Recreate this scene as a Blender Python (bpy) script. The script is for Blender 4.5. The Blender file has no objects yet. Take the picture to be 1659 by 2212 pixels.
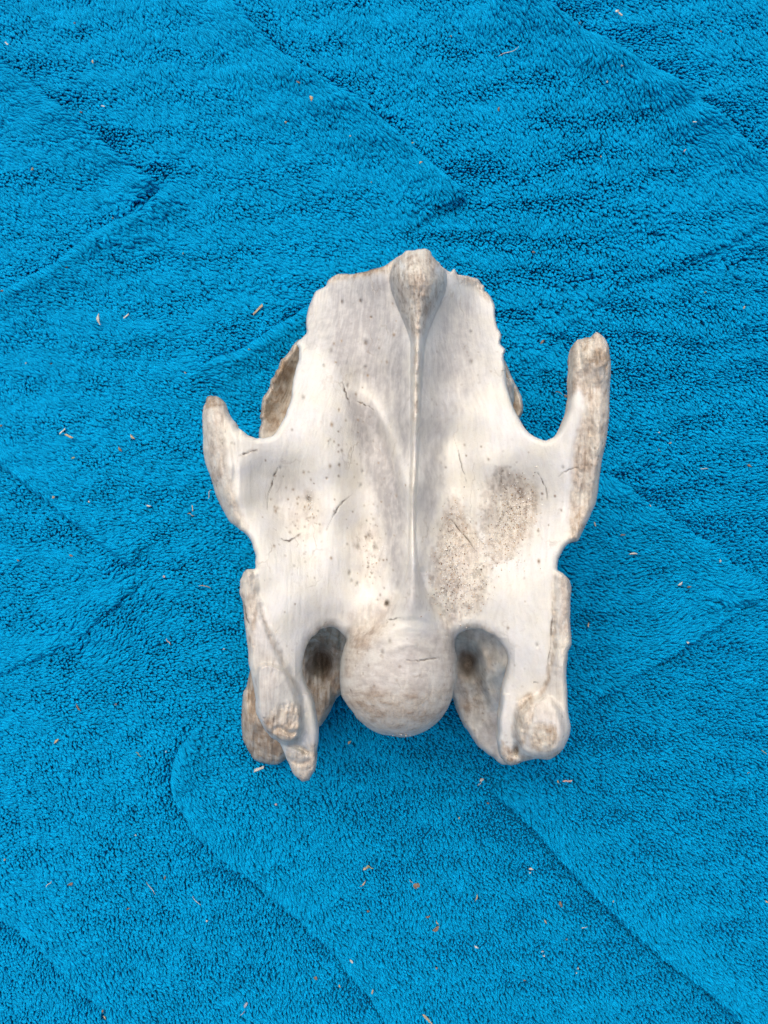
import bpy, math, random
import numpy as np
from mathutils import Vector
R = math.radians
rng = np.random.default_rng(7); random.seed(7)
S = bpy.context.scene; COL = S.collection

# ---------------------------------------------------------------- camera, sky, sun, exposure
HC = 0.28                      # camera height above the towel, metres
K = 0.65 / 1106.0              # tangent per unit of the 1659 x 2212 survey grid
cam = bpy.data.objects.new('camera', bpy.data.cameras.new('camera')); COL.objects.link(cam)
cam.location = (0, 0, HC); cam.rotation_euler = (0, 0, 0)
cam.data.sensor_fit = 'VERTICAL'; cam.data.angle = 2 * math.atan(0.65)
cam.data.clip_start = 0.005; cam.data.clip_end = 50
S.camera = cam
SUN_EL, SUN_AZ = 62, 112       # azimuth measured counter-clockwise from +X
world = bpy.data.worlds.new('World'); S.world = world; world.use_nodes = True
nt = world.node_tree; bg = nt.nodes['Background']
sky = nt.nodes.new('ShaderNodeTexSky'); sky.sky_type = 'NISHITA'; sky.sun_disc = False
sky.sun_elevation = R(SUN_EL); sky.sun_rotation = R(90 - SUN_AZ)
sky.air_density = 0.9; sky.dust_density = 6.0; sky.ozone_density = 0.6
nt.links.new(sky.outputs[0], bg.inputs[0]); bg.inputs[1].default_value = 0.12
sun = bpy.data.objects.new('sun', bpy.data.lights.new('sun', 'SUN')); COL.objects.link(sun)
sun.data.energy = 1.0; sun.data.angle = R(50); sun.data.color = (1.0, 0.97, 0.91)
d = Vector((math.cos(R(SUN_EL)) * math.cos(R(SUN_AZ)), math.cos(R(SUN_EL)) * math.sin(R(SUN_AZ)), math.sin(R(SUN_EL))))
sun.rotation_euler = d.to_track_quat('Z', 'Y').to_euler(); sun.location = d * 2
S.view_settings.view_transform = 'Standard'; S.view_settings.look = 'None'
S.view_settings.exposure = 0.34; S.view_settings.gamma = 1

# ---------------------------------------------------------------- numeric helpers
def proj(px, py, z):
    """survey grid (px right, py down) at height z (m) -> world metres"""
    s = K * (HC - z)
    return (px - 829.5) * s, (1106.0 - py) * s

def catmull(P, closed, n=5):
    P = np.array(P, float); N = len(P); out = []
    for i in range(N if closed else N - 1):
        if closed: a, b, c, e = P[i - 1], P[i], P[(i + 1) % N], P[(i + 2) % N]
        else: a, b, c, e = P[max(i - 1, 0)], P[i], P[i + 1], P[min(i + 2, N - 1)]
        for t in np.arange(n) / n:
            out.append(0.5 * (2 * b + (c - a) * t + (2 * a - 5 * b + 4 * c - e) * t * t + (3 * b - a - 3 * c + e) * t ** 3))
    if not closed: out.append(P[-1])
    return np.array(out)

def near(X, Y, P, closed=False):
    """distance, nearest point and arc parameter from points to a polyline, and side sign"""
    P = np.array(P, float); N = len(P); sh = X.shape
    X = X.ravel(); Y = Y.ravel()
    best = np.full(X.shape, 1e18); bx = np.zeros_like(X); by = np.zeros_like(X); bt = np.zeros_like(X); bs = np.ones_like(X)
    m = N if closed else N - 1
    for i in range(m):
        ax, ay = P[i]; cx, cy = P[(i + 1) % N]; dx, dy = cx - ax, cy - ay; L2 = dx * dx + dy * dy + 1e-12
        t = np.clip(((X - ax) * dx + (Y - ay) * dy) / L2, 0, 1)
        qx, qy = ax + t * dx, ay + t * dy; dd = (X - qx) ** 2 + (Y - qy) ** 2
        w = dd < best
        best[w] = dd[w]; bx[w] = qx[w]; by[w] = qy[w]; bt[w] = (i + t[w]) / m
        bs[w] = np.sign((dx * (Y - ay) - dy * (X - ax))[w] + 1e-12)
    return [a.reshape(sh) for a in (np.sqrt(best), bx, by, bt, bs)]

def inside(X, Y, P):
    P = np.array(P, float); c = np.zeros(X.shape, bool); N = len(P)
    for i in range(N):
        x1, y1 = P[i]; x2, y2 = P[(i + 1) % N]
        if y1 == y2: continue
        c ^= ((y1 > Y) != (y2 > Y)) & (X < (x2 - x1) * (Y - y1) / (y2 - y1) + x1)
    return c

def sm(x, a=0.0, b=1.0):
    t = np.clip((x - a) / (b - a), 0, 1); return t * t * (3 - 2 * t)

class Noise:
    def __init__(s, seed): s.g = np.random.default_rng(seed).random((256, 256))
    def __call__(s, x, y):
        xi = np.floor(x).astype(int); yi = np.floor(y).astype(int); fx = x - xi; fy = y - yi
        fx = fx * fx * (3 - 2 * fx); fy = fy * fy * (3 - 2 * fy)
        g = lambda a, b: s.g[a % 256, b % 256]
        return ((g(xi, yi) * (1 - fx) + g(xi + 1, yi) * fx) * (1 - fy) + (g(xi, yi + 1) * (1 - fx) + g(xi + 1, yi + 1) * fx) * fy) * 2 - 1
def fbm(x, y, seed, o=4):
    v = 0; a = 1
    for k in range(o): v = v + a * Noise(seed + k)(x * 2 ** k + 17 * k, y * 2 ** k + 31 * k); a *= 0.5
    return v / 1.6

def tps(ctrl):
    C = np.array(ctrl, float); X = C[:, :2] / 400; n = len(C)
    def U(r2): return 0.5 * r2 * np.log(r2 + 1e-9)
    A = U(((X[:, None] - X[None]) ** 2).sum(-1)) + np.eye(n) * 2e-3
    Pm = np.c_[np.ones(n), X]; M = np.block([[A, Pm], [Pm.T, np.zeros((3, 3))]])
    w = np.linalg.solve(M, np.r_[C[:, 2], 0, 0, 0])
    def f(x, y):
        x = x / 400; y = y / 400; v = w[n] + w[n + 1] * x + w[n + 2] * y
        for i in range(n): v = v + w[i] * U((x - X[i, 0]) ** 2 + (y - X[i, 1]) ** 2)
        return v
    return f

# ---------------------------------------------------------------- object helpers
def tag(o, label=None, cat=None, group=None, kind=None):
    for k, v in (('label', label), ('category', cat), ('group', group), ('kind', kind)):
        if v: o[k] = v
    return o
def empty(name, loc=(0, 0, 0)):
    o = bpy.data.objects.new(name, None); o.location = loc; o.empty_display_size = 0.01; COL.objects.link(o); return o
def mesh_obj(name, V, F, mat, parent=None, attrs=None, smooth=True, normals=None):
    me = bpy.data.meshes.new(name); V = np.asarray(V, np.float32)
    if isinstance(F, np.ndarray):
        n, q = F.shape
        me.vertices.add(len(V)); me.vertices.foreach_set('co', V.ravel())
        me.loops.add(n * q); me.loops.foreach_set('vertex_index', F.astype(np.int32).ravel())
        me.polygons.add(n); me.polygons.foreach_set('loop_start', np.arange(n, dtype=np.int32) * q)
        me.polygons.foreach_set('loop_total', np.full(n, q, np.int32)); me.update(calc_edges=True)
    else:
        me.from_pydata([tuple(map(float, v)) for v in V], [], F); me.update()
    me.validate()
    if smooth: me.polygons.foreach_set('use_smooth', np.ones(len(me.polygons), bool))
    for k, (typ, arr) in (attrs or {}).items():
        a = me.attributes.new(k, typ, 'POINT')
        a.data.foreach_set({'FLOAT': 'value', 'FLOAT_VECTOR': 'vector', 'FLOAT_COLOR': 'color'}[typ], np.asarray(arr, np.float32).ravel())
    if normals is not None: me.normals_split_custom_set_from_vertices([tuple(map(float, v)) for v in normals])
    if mat: me.materials.append(mat)
    o = bpy.data.objects.new(name, me); COL.objects.link(o)
    if parent: o.parent = parent
    return o

class NB:
    """small node builder"""
    def __init__(s, name):
        s.m = bpy.data.materials.new(name); s.m.use_nodes = True; s.t = s.m.node_tree
        s.b = s.t.nodes['Principled BSDF']; s.out = s.t.nodes['Material Output']
    def n(s, typ, ins=None, **kw):
        x = s.t.nodes.new(typ)
        for k, v in kw.items(): setattr(x, k, v)
        for k, v in (ins or {}).items(): s.set(x.inputs[k], v)
        return x
    def set(s, sock, v):
        if isinstance(v, bpy.types.NodeSocket): s.t.links.new(v, sock)
        else: sock.default_value = v
    def noise(s, vec, scale, detail=4, rough=0.55):
        return s.n('ShaderNodeTexNoise', {'Vector': vec, 'Scale': scale, 'Detail': detail, 'Roughness': rough}).outputs[0]
    def mr(s, v, a, b, c=0.0, d=1.0):
        return s.n('ShaderNodeMapRange', {0: v, 1: a, 2: b, 3: c, 4: d}).outputs[0]
    def mul(s, a, b, op='MULTIPLY'): return s.n('ShaderNodeMath', {0: a, 1: b}, operation=op).outputs[0]
    def mix(s, f, a, b, bt='MIX'):
        x = s.n('ShaderNodeMix', data_type='RGBA', blend_type=bt); s.set(x.inputs[0], f); s.set(x.inputs[6], a); s.set(x.inputs[7], b); return x.outputs[2]

# ---------------------------------------------------------------- materials
def bone_material():
    b = NB('weathered_bone')
    tc = b.n('ShaderNodeTexCoord').outputs['Object']
    mask = b.n('ShaderNodeAttribute', attribute_name='mask').outputs['Color']
    sep = b.n('ShaderNodeSeparateColor', {0: mask})
    tan, dirt_shade, cool_shade = sep.outputs[0], sep.outputs[1], sep.outputs[2]
    gr = b.n('ShaderNodeAttribute', attribute_name='grain').outputs['Vector']
    streak = b.noise(gr, 1.0, 5, 0.6); blotch = b.noise(tc, 130, 5, 0.6); fine = b.noise(tc, 1700, 3, 0.6); mid = b.noise(tc, 420, 4, 0.6)
    c = b.mix(b.mr(blotch, 0.35, 0.65), (0.80, 0.77, 0.665, 1), (0.79, 0.785, 0.75, 1))
    c = b.mix(b.n('ShaderNodeClamp', {0: b.mul(cool_shade, b.mr(b.mul(streak, mid, 'ADD'), 0.8, 1.2, 0.7, 1.15))}).outputs[0], c, (0.40, 0.39, 0.385, 1))
    c = b.mix(b.mul(b.mr(streak, 0.48, 0.72), 0.13), c, (0.52, 0.48, 0.40, 1))
    # hairline checks that follow the grain
    vs = b.n('ShaderNodeMapping', {0: tc, 3: (1.0, 0.35, 0.5)}).outputs[0]
    vs = b.n('ShaderNodeVectorMath', {0: vs, 1: b.n('ShaderNodeVectorMath', {0: b.n('ShaderNodeTexNoise', {'Vector': tc, 'Scale': 160, 'Detail': 4}).outputs[1], 1: (0.006, 0.006, 0.006)}, operation='MULTIPLY').outputs[0]}, operation='ADD').outputs[0]
    ve = b.n('ShaderNodeTexVoronoi', {'Vector': vs, 'Scale': 110}, feature='DISTANCE_TO_EDGE').outputs['Distance']
    hair = b.mul(b.mr(ve, 0.0, 0.025, 1, 0), b.mr(b.noise(tc, 90, 3), 0.52, 0.66))
    c = b.mix(b.mul(hair, 0.35), c, (0.30, 0.23, 0.16, 1))
    c = b.mix(b.mul(b.mr(fine, 0.56, 0.72), 0.18), c, (0.45, 0.38, 0.30, 1))
    # tan weathering, broken up by streaks and blotches
    t2 = b.mul(tan, b.mr(b.mul(b.mul(streak, 0.5), b.mul(blotch, mid, 'ADD'), 'ADD'), 1.0, 1.5, 0.45, 1.35))
    t2 = b.n('ShaderNodeClamp', {0: t2}).outputs[0]
    tc2 = b.mix(b.mr(mid, 0.35, 0.65), (0.45, 0.32, 0.195, 1), (0.32, 0.25, 0.19, 1))
    tc2 = b.mix(b.mr(b.mul(streak, blotch, 'ADD'), 0.85, 1.1), (0.54, 0.45, 0.335, 1), tc2); tc2 = b.mix(b.mul(b.mr(fine, 0.42, 0.36), 0.6), tc2, (0.22, 0.16, 0.11, 1))
    c = b.mix(t2, c, tc2)
    # small brown pores
    vo = b.n('ShaderNodeTexVoronoi', {'Vector': tc, 'Scale': 420, 'Randomness': 1.0})
    pore = b.mul(b.mr(vo.outputs['Distance'], 0.10, 0.24, 1, 0), b.mr(b.noise(tc, 60, 2), 0.5, 0.62))
    pore = b.mul(pore, b.mr(tan, 0.0, 1.0, 0.25, 0.75))
    c = b.mix(pore, c, (0.20, 0.14, 0.09, 1))
    d2 = b.n('ShaderNodeClamp', {0: b.mul(dirt_shade, b.mr(fine, 0.3, 0.6, 0.75, 1.1))}).outputs[0]
    c = b.mix(d2, c, (0.085, 0.06, 0.04, 1))
    b.set(b.b.inputs['Base Color'], c)
    b.set(b.b.inputs['Roughness'], b.mr(mid, 0.3, 0.7, 0.58, 0.78))
    b.b.inputs['Specular IOR Level'].default_value = 0.35
    b.b.inputs['Subsurface Weight'].default_value = 0.12
    b.b.inputs['Subsurface Radius'].default_value = (1.0, 0.7, 0.45); b.b.inputs['Subsurface Scale'].default_value = 0.0012
    h = b.mul(b.mul(streak, 0.5), b.mul(fine, 0.28), 'ADD'); h = b.mul(h, b.mul(mid, b.mr(tan, 0, 1, 0.3, 1.3)), 'ADD')
    h = b.mul(h, b.mul(pore, -0.6), 'ADD'); h = b.mul(h, b.mul(hair, -0.25), 'ADD')
    bp = b.n('ShaderNodeBump', {'Height': h, 'Distance': 0.00035, 'Strength': 0.8}); b.set(b.b.inputs['Normal'], bp.outputs[0])
    return b.m
def pile_material():
    b = NB('plush_pile')
    v = b.n('ShaderNodeAttribute', attribute_name='tone', attribute_type='INSTANCER').outputs['Fac']
    c = b.mix(v, (0.0, 0.285, 0.55, 1), (0.0, 0.44, 0.80, 1))
    b.set(b.b.inputs['Base Color'], c); b.b.inputs['Roughness'].default_value = 0.75
    b.b.inputs['Specular IOR Level'].default_value = 0.05
    b.b.inputs['Sheen Weight'].default_value = 0.04; b.b.inputs['Sheen Tint'].default_value = (0.3, 0.8, 1, 1)
    tr = b.n('ShaderNodeBsdfTranslucent', {'Color': c}); mx = b.n('ShaderNodeMixShader', {0: 0.24, 1: b.b.outputs[0], 2: tr.outputs[0]})
    b.set(b.out.inputs[0], mx.outputs[0]); return b.m
def backing_material():
    b = NB('towel_backing'); tc = b.n('ShaderNodeTexCoord').outputs['Object']
    b.set(b.b.inputs['Base Color'], b.mix(b.noise(tc, 900), (0.0, 0.25, 0.50, 1), (0.0, 0.30, 0.58, 1)))
    b.b.inputs['Roughness'].default_value = 0.9; b.b.inputs['Specular IOR Level'].default_value = 0.0
    bp = b.n('ShaderNodeBump', {'Height': b.noise(tc, 1400), 'Distance': 0.001}); b.set(b.b.inputs['Normal'], bp.outputs[0]); return b.m
def bit_material(name, c1, c2, rough=0.6, sc=1500):
    b = NB(name); tc = b.n('ShaderNodeTexCoord').outputs['Object']
    b.set(b.b.inputs['Base Color'], b.mix(b.mr(b.noise(tc, sc), 0.35, 0.65), (*c1, 1), (*c2, 1))); b.b.inputs['Roughness'].default_value = rough
    bp = b.n('ShaderNodeBump', {'Height': b.noise(tc, sc * 2), 'Distance': 0.0002}); b.set(b.b.inputs['Normal'], bp.outputs[0]); return b.m
def sand_material():
    b = NB('sand_grain'); c = b.n('ShaderNodeAttribute', attribute_name='tint').outputs['Color']
    b.set(b.b.inputs['Base Color'], c); b.b.inputs['Roughness'].default_value = 0.12; b.b.inputs['IOR'].default_value = 1.54
    return b.m
BONE = bone_material(); PILE = pile_material(); BACK = backing_material(); SAND = sand_material()
BIT = {'white': bit_material('pale_husk', (0.60, 0.60, 0.56), (0.45, 0.42, 0.34)), 'tan': bit_material('dry_straw', (0.50, 0.40, 0.25), (0.36, 0.27, 0.16)),
       'brown': bit_material('brown_husk', (0.17, 0.11, 0.075), (0.24, 0.17, 0.12)), 'dark': bit_material('dark_crumb', (0.03, 0.025, 0.02), (0.08, 0.06, 0.04)),
       'pink': bit_material('pink_sliver', (0.62, 0.42, 0.36), (0.5, 0.33, 0.28)), 'green': bit_material('green_stem', (0.25, 0.30, 0.12), (0.4, 0.38, 0.2)),
       'grey': bit_material('grey_fluff', (0.35, 0.38, 0.45), (0.22, 0.25, 0.32))}

# ---------------------------------------------------------------- the towel: folds, nap direction, pile
# fold lines in the survey grid; side +1: the roll lies on the lower left of the line, -1 on the upper right
FOLDS = [([(470, -40), (540, 50), (620, 128), (700, 175), (800, 240), (890, 320), (975, 395), (1000, 430)], 1, 1.0, 75),
         ([(1080, -60), (1150, 5), (1270, 92), (1430, 185), (1545, 275), (1640, 370), (1760, 500)], 1, 1.5, 80),
         ([(-60, 80), (60, 178), (200, 290), (290, 365), (335, 402)], 1, 1.0, 65),
         ([(360, 400), (300, 450), (180, 520), (90, 590), (-60, 660)], 1, 0.75, 50),
         ([(740, 625), (660, 665), (560, 730), (470, 770), (430, 800)], 1, 0.8, 50),
         ([(-60, 960), (60, 1050), (180, 1150), (290, 1235)], -1, 0.6, 60),
         ([(300, 1262), (230, 1330), (130, 1400), (-60, 1470)], -1, 0.35, 50),
         ([(420, 1560), (385, 1620), (370, 1675), (385, 1730), (470, 1830), (600, 1930), (720, 2050), (870, 2240), (930, 2300)], -1, 0.95, 65),
         ([(-80, 1925), (60, 2010), (170, 2110), (240, 2180), (250, 2280)], -1, 1.0, 60),
         ([(1040, 1690), (1150, 1790), (1280, 1930), (1400, 2040), (1520, 2130), (1680, 2280)], -1, 0.9, 65),
         ([(1300, 1010), (1400, 1090), (1530, 1180), (1610, 1260), (1620, 1300)], 1, 0.85, 75),
         ([(1600, 1310), (1500, 1380), (1380, 1450), (1250, 1540)], -1, 0.5, 60),
         ([(1660, 480), (1500, 560), (1350, 620), (1220, 700), (1150, 800)], -1, 0.25, 60)]
NAP = [(150, 150, -50), (600, 100, -62), (300, 300, -45), (1000, 150, -70), (1300, 120, -82), (1600, 100, -62), (1400, 480, -80), (1100, 450, -75),
       (600, 520, -45), (100, 500, -25), (100, 720, -45), (150, 1000, -22), (300, 1120, -15), (420, 850, -30), (450, 1050, -20), (100, 1300, -5), (220, 1400, 25),
       (300, 1600, -25), (100, 1800, -22), (400, 1900, -32), (600, 2100, -45), (1400, 1120, -38), (1550, 950, -48), (1450, 1300, 10), (1400, 1600, -20),
       (1200, 1900, -58), (1500, 1800, -45), (900, 2000, -50), (880, 1700, -60), (1400, 800, -70), (1600, 2100, -50), (200, 2100, -30)]
LAY = [(100, 100, 76), (600, 250, 74), (1000, 120, 68), (1500, 100, 56), (1600, 500, 44), (100, 600, 76), (600, 560, 66), (1250, 550, 38), (100, 1100, 72), (400, 1000, 62), (1350, 1000, 26), (1600, 1100, 24), (100, 1500, 60), (450, 1350, 40), (1400, 1300, 26), (100, 2000, 42), (600, 1900, 26), (1000, 1800, 8), (1500, 1700, 4), (1550, 2100, 4), (1000, 2150, 10)]
lay_f = tps(LAY)
nap_f = tps([(a, b, c) for a, b, c in NAP])
FC = [(catmull(p, False, 4), s, a, w) for p, s, a, w in FOLDS]
def towel_fields(wx, wy):
    """height (m), nap angle (rad), tilt (rad) of the towel at world points"""
    px = wx / (K * HC) + 829.5; py = 1106 - wy / (K * HC)
    wob = 7 * fbm(px / 85, py / 85, 90, 3)
    h = 0.0016 * fbm(px / 260, py / 200, 11, 3) + 0.0008 * fbm(px / 80, py / 55, 15, 3)
    ang = np.clip(nap_f(px, py), -100, 60) + 24 * fbm(px / 150, py / 150, 21, 3) + (18 + 22 * sm(px + py * 0.8, 1400, 2400)) * fbm(px / 38, py / 38, 27, 3)
    # soft cross ripples of the plush
    r = np.sin((py + 0.06 * px + 45 * fbm(px / 190, py / 190, 33, 3)) / 13.5) * 0.6 * (0.45 + 0.55 * sm(1500 - py, 0, 1000)) + fbm(px / 70, py / 40, 38, 3)
    h = h + 0.0009 * r
    tilt = lay_f(px, py) - 9 + 25 * r + 12 * fbm(px / 25, py / 25, 44, 2)
    vx = np.cos(np.radians(ang)); vy = np.sin(np.radians(ang))
    for P, s, a, w in FC:
        d, qx, qy, t, sd = near(px + wob, py + wob * 0.7, P)
        # image y points down; work out which side is the roll
        side = np.where((px - qx) * (-0.6) + (py - qy) * 0.8 > 0, 1, -1) * s
        endf = sm(t, 0, 0.10) * sm(1 - t, 0, 0.10)
        wv = w * (1 + 0.25 * fbm(px / 90, py / 90, 51, 2))
        roll = np.where(side > 0, np.exp(-(d / wv) ** 1.5) * sm(d, -4, 11), 0) * endf
        val = np.exp(-(d / 9) ** 2) * endf
        h = h + a * (0.0066 * roll - (0.0008 if s > 0 else 0.0019) * val)
        nx, ny = (qx - px), -(qy - py); L = np.hypot(nx, ny) + 1e-6
        g = np.clip(a * roll * 0.22, 0, 0.4)
        vx = vx * (1 - g) + g * nx / L; vy = vy * (1 - g) + g * ny / L
        tilt = tilt + a * roll * 44 - np.where(side < 0, a * 26 * np.exp(-(d / (wv * 0.95)) ** 2) * endf, 0)
    # the pile is pressed down a little under the bone
    return h, np.arctan2(vy, vx), np.radians(np.clip(tilt, -26, 86)), px, py

towel = empty('plush_towel'); tag(towel, 'thick turquoise blue plush towel with soft folds, spread flat under the bone', 'towel')
gx = np.arange(-0.48, 0.4801, 0.002); gy = np.arange(-0.58, 0.5801, 0.002)
GX, GY = np.meshgrid(gx, gy); hh = towel_fields(GX, GY)[0]
nx_, ny_ = len(gx), len(gy); idx = np.arange(nx_ * ny_).reshape(ny_, nx_)
Fq = np.stack([idx[:-1, :-1], idx[:-1, 1:], idx[1:, 1:], idx[1:, :-1]], -1).reshape(-1, 4)
mesh_obj('backing', np.stack([GX, GY, hh - 0.0008], -1).reshape(-1, 3), Fq, BACK, towel)

ground_mat = bit_material('dry_sand_ground', (0.42, 0.36, 0.27), (0.30, 0.25, 0.18), 0.9, 300)
G = 3.0
gr_ = mesh_obj('ground', [(-G, -G, -0.012), (G, -G, -0.012), (G, G, -0.012), (-G, G, -0.012)], [(0, 1, 2, 3)], ground_mat, smooth=False); tag(gr_, kind='structure')
sp = 0.00084
tx, ty = np.meshgrid(np.arange(-0.225, 0.225, sp), np.arange(-0.275, 0.275, sp * 0.9))
tx = tx.copy(); tx[1::2] += sp / 2
tx = tx + rng.normal(0, sp * 0.15, tx.shape); ty = ty + rng.normal(0, sp * 0.15, ty.shape)
tx = tx.ravel(); ty = ty.ravel()
th, ta, tt, tpx, tpy = towel_fields(tx, ty)
nT = len(tx)
rot = np.stack([rng.normal(0, 0.10, nT), -0.42 + tt * 1.02 + rng.normal(0, 0.08, nT), ta + rng.normal(0, 0.16, nT)], -1)
clump = fbm(tpx / 14, tpy / 14, 71, 2)
chaos = np.zeros(nT)
for cx, cy, rx, ry in ((300, 440, 70, 45), (230, 530, 60, 40), (900, 430, 50, 40), (1390, 470, 110, 70), (1230, 640, 110, 60), (1560, 560, 60, 60), (1540, 1290, 60, 50), (260, 1265, 55, 45), (150, 1380, 60, 40), (560, 620, 70, 40), (560, 1560, 60, 50), (1400, 1010, 80, 60), (420, 1590, 60, 40), (1130, 760, 50, 60)):
    chaos = np.maximum(chaos, np.exp(-((tpx - cx) / rx) ** 2 - ((tpy - cy) / ry) ** 2))
rot[:, 2] += chaos * 1.5 * fbm(tpx / 13, tpy / 13, 75, 2); rot[:, 1] += chaos * 0.55 * fbm(tpx / 9, tpy / 9, 78, 2)
scl = (1.0 + 0.28 * chaos + 0.10 * clump + rng.normal(0, 0.07, nT))
tone = np.clip(0.5 + 0.25 * clump + rng.normal(0, 0.22, nT), 0, 1)
def tuft_mesh(name, bend, curl):
    C = np.array([(0, 0, -0.4), (0.06, 0, 0.9), (0.30 * bend, curl * .15, 1.65), (0.72 * bend, curl * .35, 2.15), (1.20 * bend, curl * .5, 2.5)]) * 0.001
    Rr = np.array([0.28, 0.38, 0.44, 0.42, 0.27]) * 0.001; n = 6; V = []; F = []
    for i, c in enumerate(C):
        t = C[min(i + 1, 4)] - C[max(i - 1, 0)]; t /= np.linalg.norm(t); u = np.cross((0, 1, 0), t); u /= np.linalg.norm(u); w = np.cross(t, u)
        for k in range(n):
            a = 2 * math.pi * k / n; V.append(c + Rr[i] * (math.cos(a) * u * 0.85 + math.sin(a) * w))
    for i in range(4):
        for k in range(n): F.append((i * n + k, i * n + (k + 1) % n, (i + 1) * n + (k + 1) % n, (i + 1) * n + k))
    V.append(C[-1] + (C[-1] - C[-2]) / np.linalg.norm(C[-1] - C[-2]) * 0.00016)
    for k in range(n): F.append((4 * n + k, 4 * n + (k + 1) % n, 5 * n))
    me = bpy.data.meshes.new(name); me.from_pydata([tuple(map(float, v)) for v in V], [], F); me.update()
    me.polygons.foreach_set('use_smooth', np.ones(len(me.polygons), bool)); me.materials.append(PILE)
    return bpy.data.objects.new(name, me)
tufts = [tuft_mesh('tuft', 1.0, 0.3), tuft_mesh('tuft', 0.8, -0.8), tuft_mesh('tuft', 1.25, 0.9)]
def pile_nodes():
    g = bpy.data.node_groups.new('pile', 'GeometryNodeTree')
    g.interface.new_socket('Geometry', in_out='INPUT', socket_type='NodeSocketGeometry'); g.interface.new_socket('Geometry', in_out='OUTPUT', socket_type='NodeSocketGeometry')
    N = g.nodes.new; L = g.links.new
    gi = N('NodeGroupInput'); go = N('NodeGroupOutput'); join = N('GeometryNodeJoinGeometry')
    def attr(nm, t):
        a = N('GeometryNodeInputNamedAttribute'); a.data_type = t; a.inputs[0].default_value = nm; return a.outputs['Attribute']
    for k, tf in enumerate(tufts):
        ins = N('GeometryNodeInstanceOnPoints'); oi = N('GeometryNodeObjectInfo'); oi.inputs[0].default_value = tf; oi.transform_space = 'ORIGINAL'
        cmp_ = N('FunctionNodeCompare'); cmp_.data_type = 'FLOAT'; cmp_.operation = 'EQUAL'; cmp_.inputs['Epsilon'].default_value = 0.1
        L(attr('kind_index', 'FLOAT'), cmp_.inputs[0]); cmp_.inputs[1].default_value = float(k)
        L(gi.outputs[0], ins.inputs['Points']); L(cmp_.outputs[0], ins.inputs['Selection']); L(oi.outputs['Geometry'], ins.inputs['Instance'])
        L(attr('rot', 'FLOAT_VECTOR'), ins.inputs['Rotation']); L(attr('scl', 'FLOAT'), ins.inputs['Scale'])
        L(ins.outputs[0], join.inputs[0])
    L(join.outputs[0], go.inputs[0]); return g
pile = mesh_obj('pile', np.stack([tx, ty, th - 0.0009], -1), [], PILE, towel, smooth=False,
    attrs={'rot': ('FLOAT_VECTOR', rot), 'scl': ('FLOAT', scl), 'tone': ('FLOAT', tone), 'kind_index': ('FLOAT', rng.integers(0, 3, nT))})
md = pile.modifiers.new('pile', 'NODES'); md.node_group = pile_nodes(); tag(pile, kind='stuff')

# ---------------------------------------------------------------- the bone
OUT = [(848,560.7),(866,550),(882,540),(897,541),(912,536.7),(928.7,541.7),(937,554.9),(948,566),(955,576.4),(972,586),(979,581),(984,583),(988,593),(1004,594),(1021,598),(1034.5,604.5),(1044.5,617.7),(1046,628),
 (1054,632.6),(1066,652),(1069,679),(1074,705),(1082.5,725),(1081,740),(1091,756.6),(1088,775),(1091,801),(1097,841),(1109,877),(1122,905),(1140,933.5),(1163.5,948.4),(1183,950),(1200,940),
 (1216,917),(1228,887),(1234,851),(1234,801),(1236,758),(1241,740),(1256,731),(1276,727.8),(1284,721),(1291.8,719),(1307,731.8),(1315.6,751.6),(1319.6,778),(1319,824),(1317,874),
 (1312,933.5),(1302,990),(1291,1056),(1282.6,1099),(1268,1128.6),(1254.5,1155),(1247,1168),(1228,1174),(1213,1192.5),(1205,1212),(1206.5,1232),(1220,1242),(1231,1255),(1233.6,1285),
 (1231,1334),(1235.6,1387.6),(1228,1411),(1223,1440),(1224.7,1483),(1228,1530),(1232,1576),(1223,1606),(1211.5,1624),(1187,1640.6),(1163,1639.6),(1130,1645.6),(1114,1652),(1094,1650),
 (1082.5,1635.7),(1076,1609),(1076,1579),(1079,1550),(1082.5,1516.6),(1086,1483.6),(1094,1457),(1097.4,1427),(1092,1407.5),(1081,1387.6),(1061,1371),(1038,1361),(1011,1359.5),(992,1369.5),
 (983,1386),(985,1414),(986.6,1450),(983,1477),(976.7,1506.7),(962,1540),(938.6,1566),(909,1582.8),(876,1592.7),(845,1590.5),(814,1582.8),(787.5,1566),(767.6,1546),(751,1523),(739.5,1503),
 (733,1467),(735,1434),(742.8,1401),(747,1383),(734.5,1364.5),(714.7,1353),(695,1358),(678,1373),(665,1394),(655,1420.7),(652,1440.6),(655,1463.7),(665,1490),(676.7,1516.6),(680,1543),
 (685,1566),(689,1583),(685.6,1616),(683,1649),(675,1675),(662,1687),(648.6,1686),(635,1672),(622,1649),(614,1625.7),(609,1611),(600,1601),(582,1588),(569,1573),(556,1543),(551,1513),
 (546,1477),(539,1444),(536,1404),(531,1361),(526,1331),(524.5,1301.7),(518,1275),(520,1252),(526,1237),(539,1229),(549,1229),(553,1206),(547.7,1182.6),(536,1159.5),(519.6,1144.6),
 (499.7,1129.7),(483,1103),(470,1080),(460,1050),(450,1014),(443.5,999.6),(439,958),(436,910),(440.5,880.6),(447,860),(457,854),(473,858),(483.7,868.7),(491,886.5),(506,910),(519,926.7),
 (530,937),(547.7,944.6),(562.6,946.6),(577,945.5),(592,937),(605.7,918),(616,895.5),(625,871.7),(631,845),(635.5,815),(643,788),(647,764.5),(641,743.7),(646,734.8),(660.8,720),(662,696),
 (666.7,666),(678.6,639.5),(684.6,627.6),(702,618.7),(711,604),(726,593.4),(744,590.4),(771,590.4),(800.6,583),(824.4,575.5)]
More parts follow.
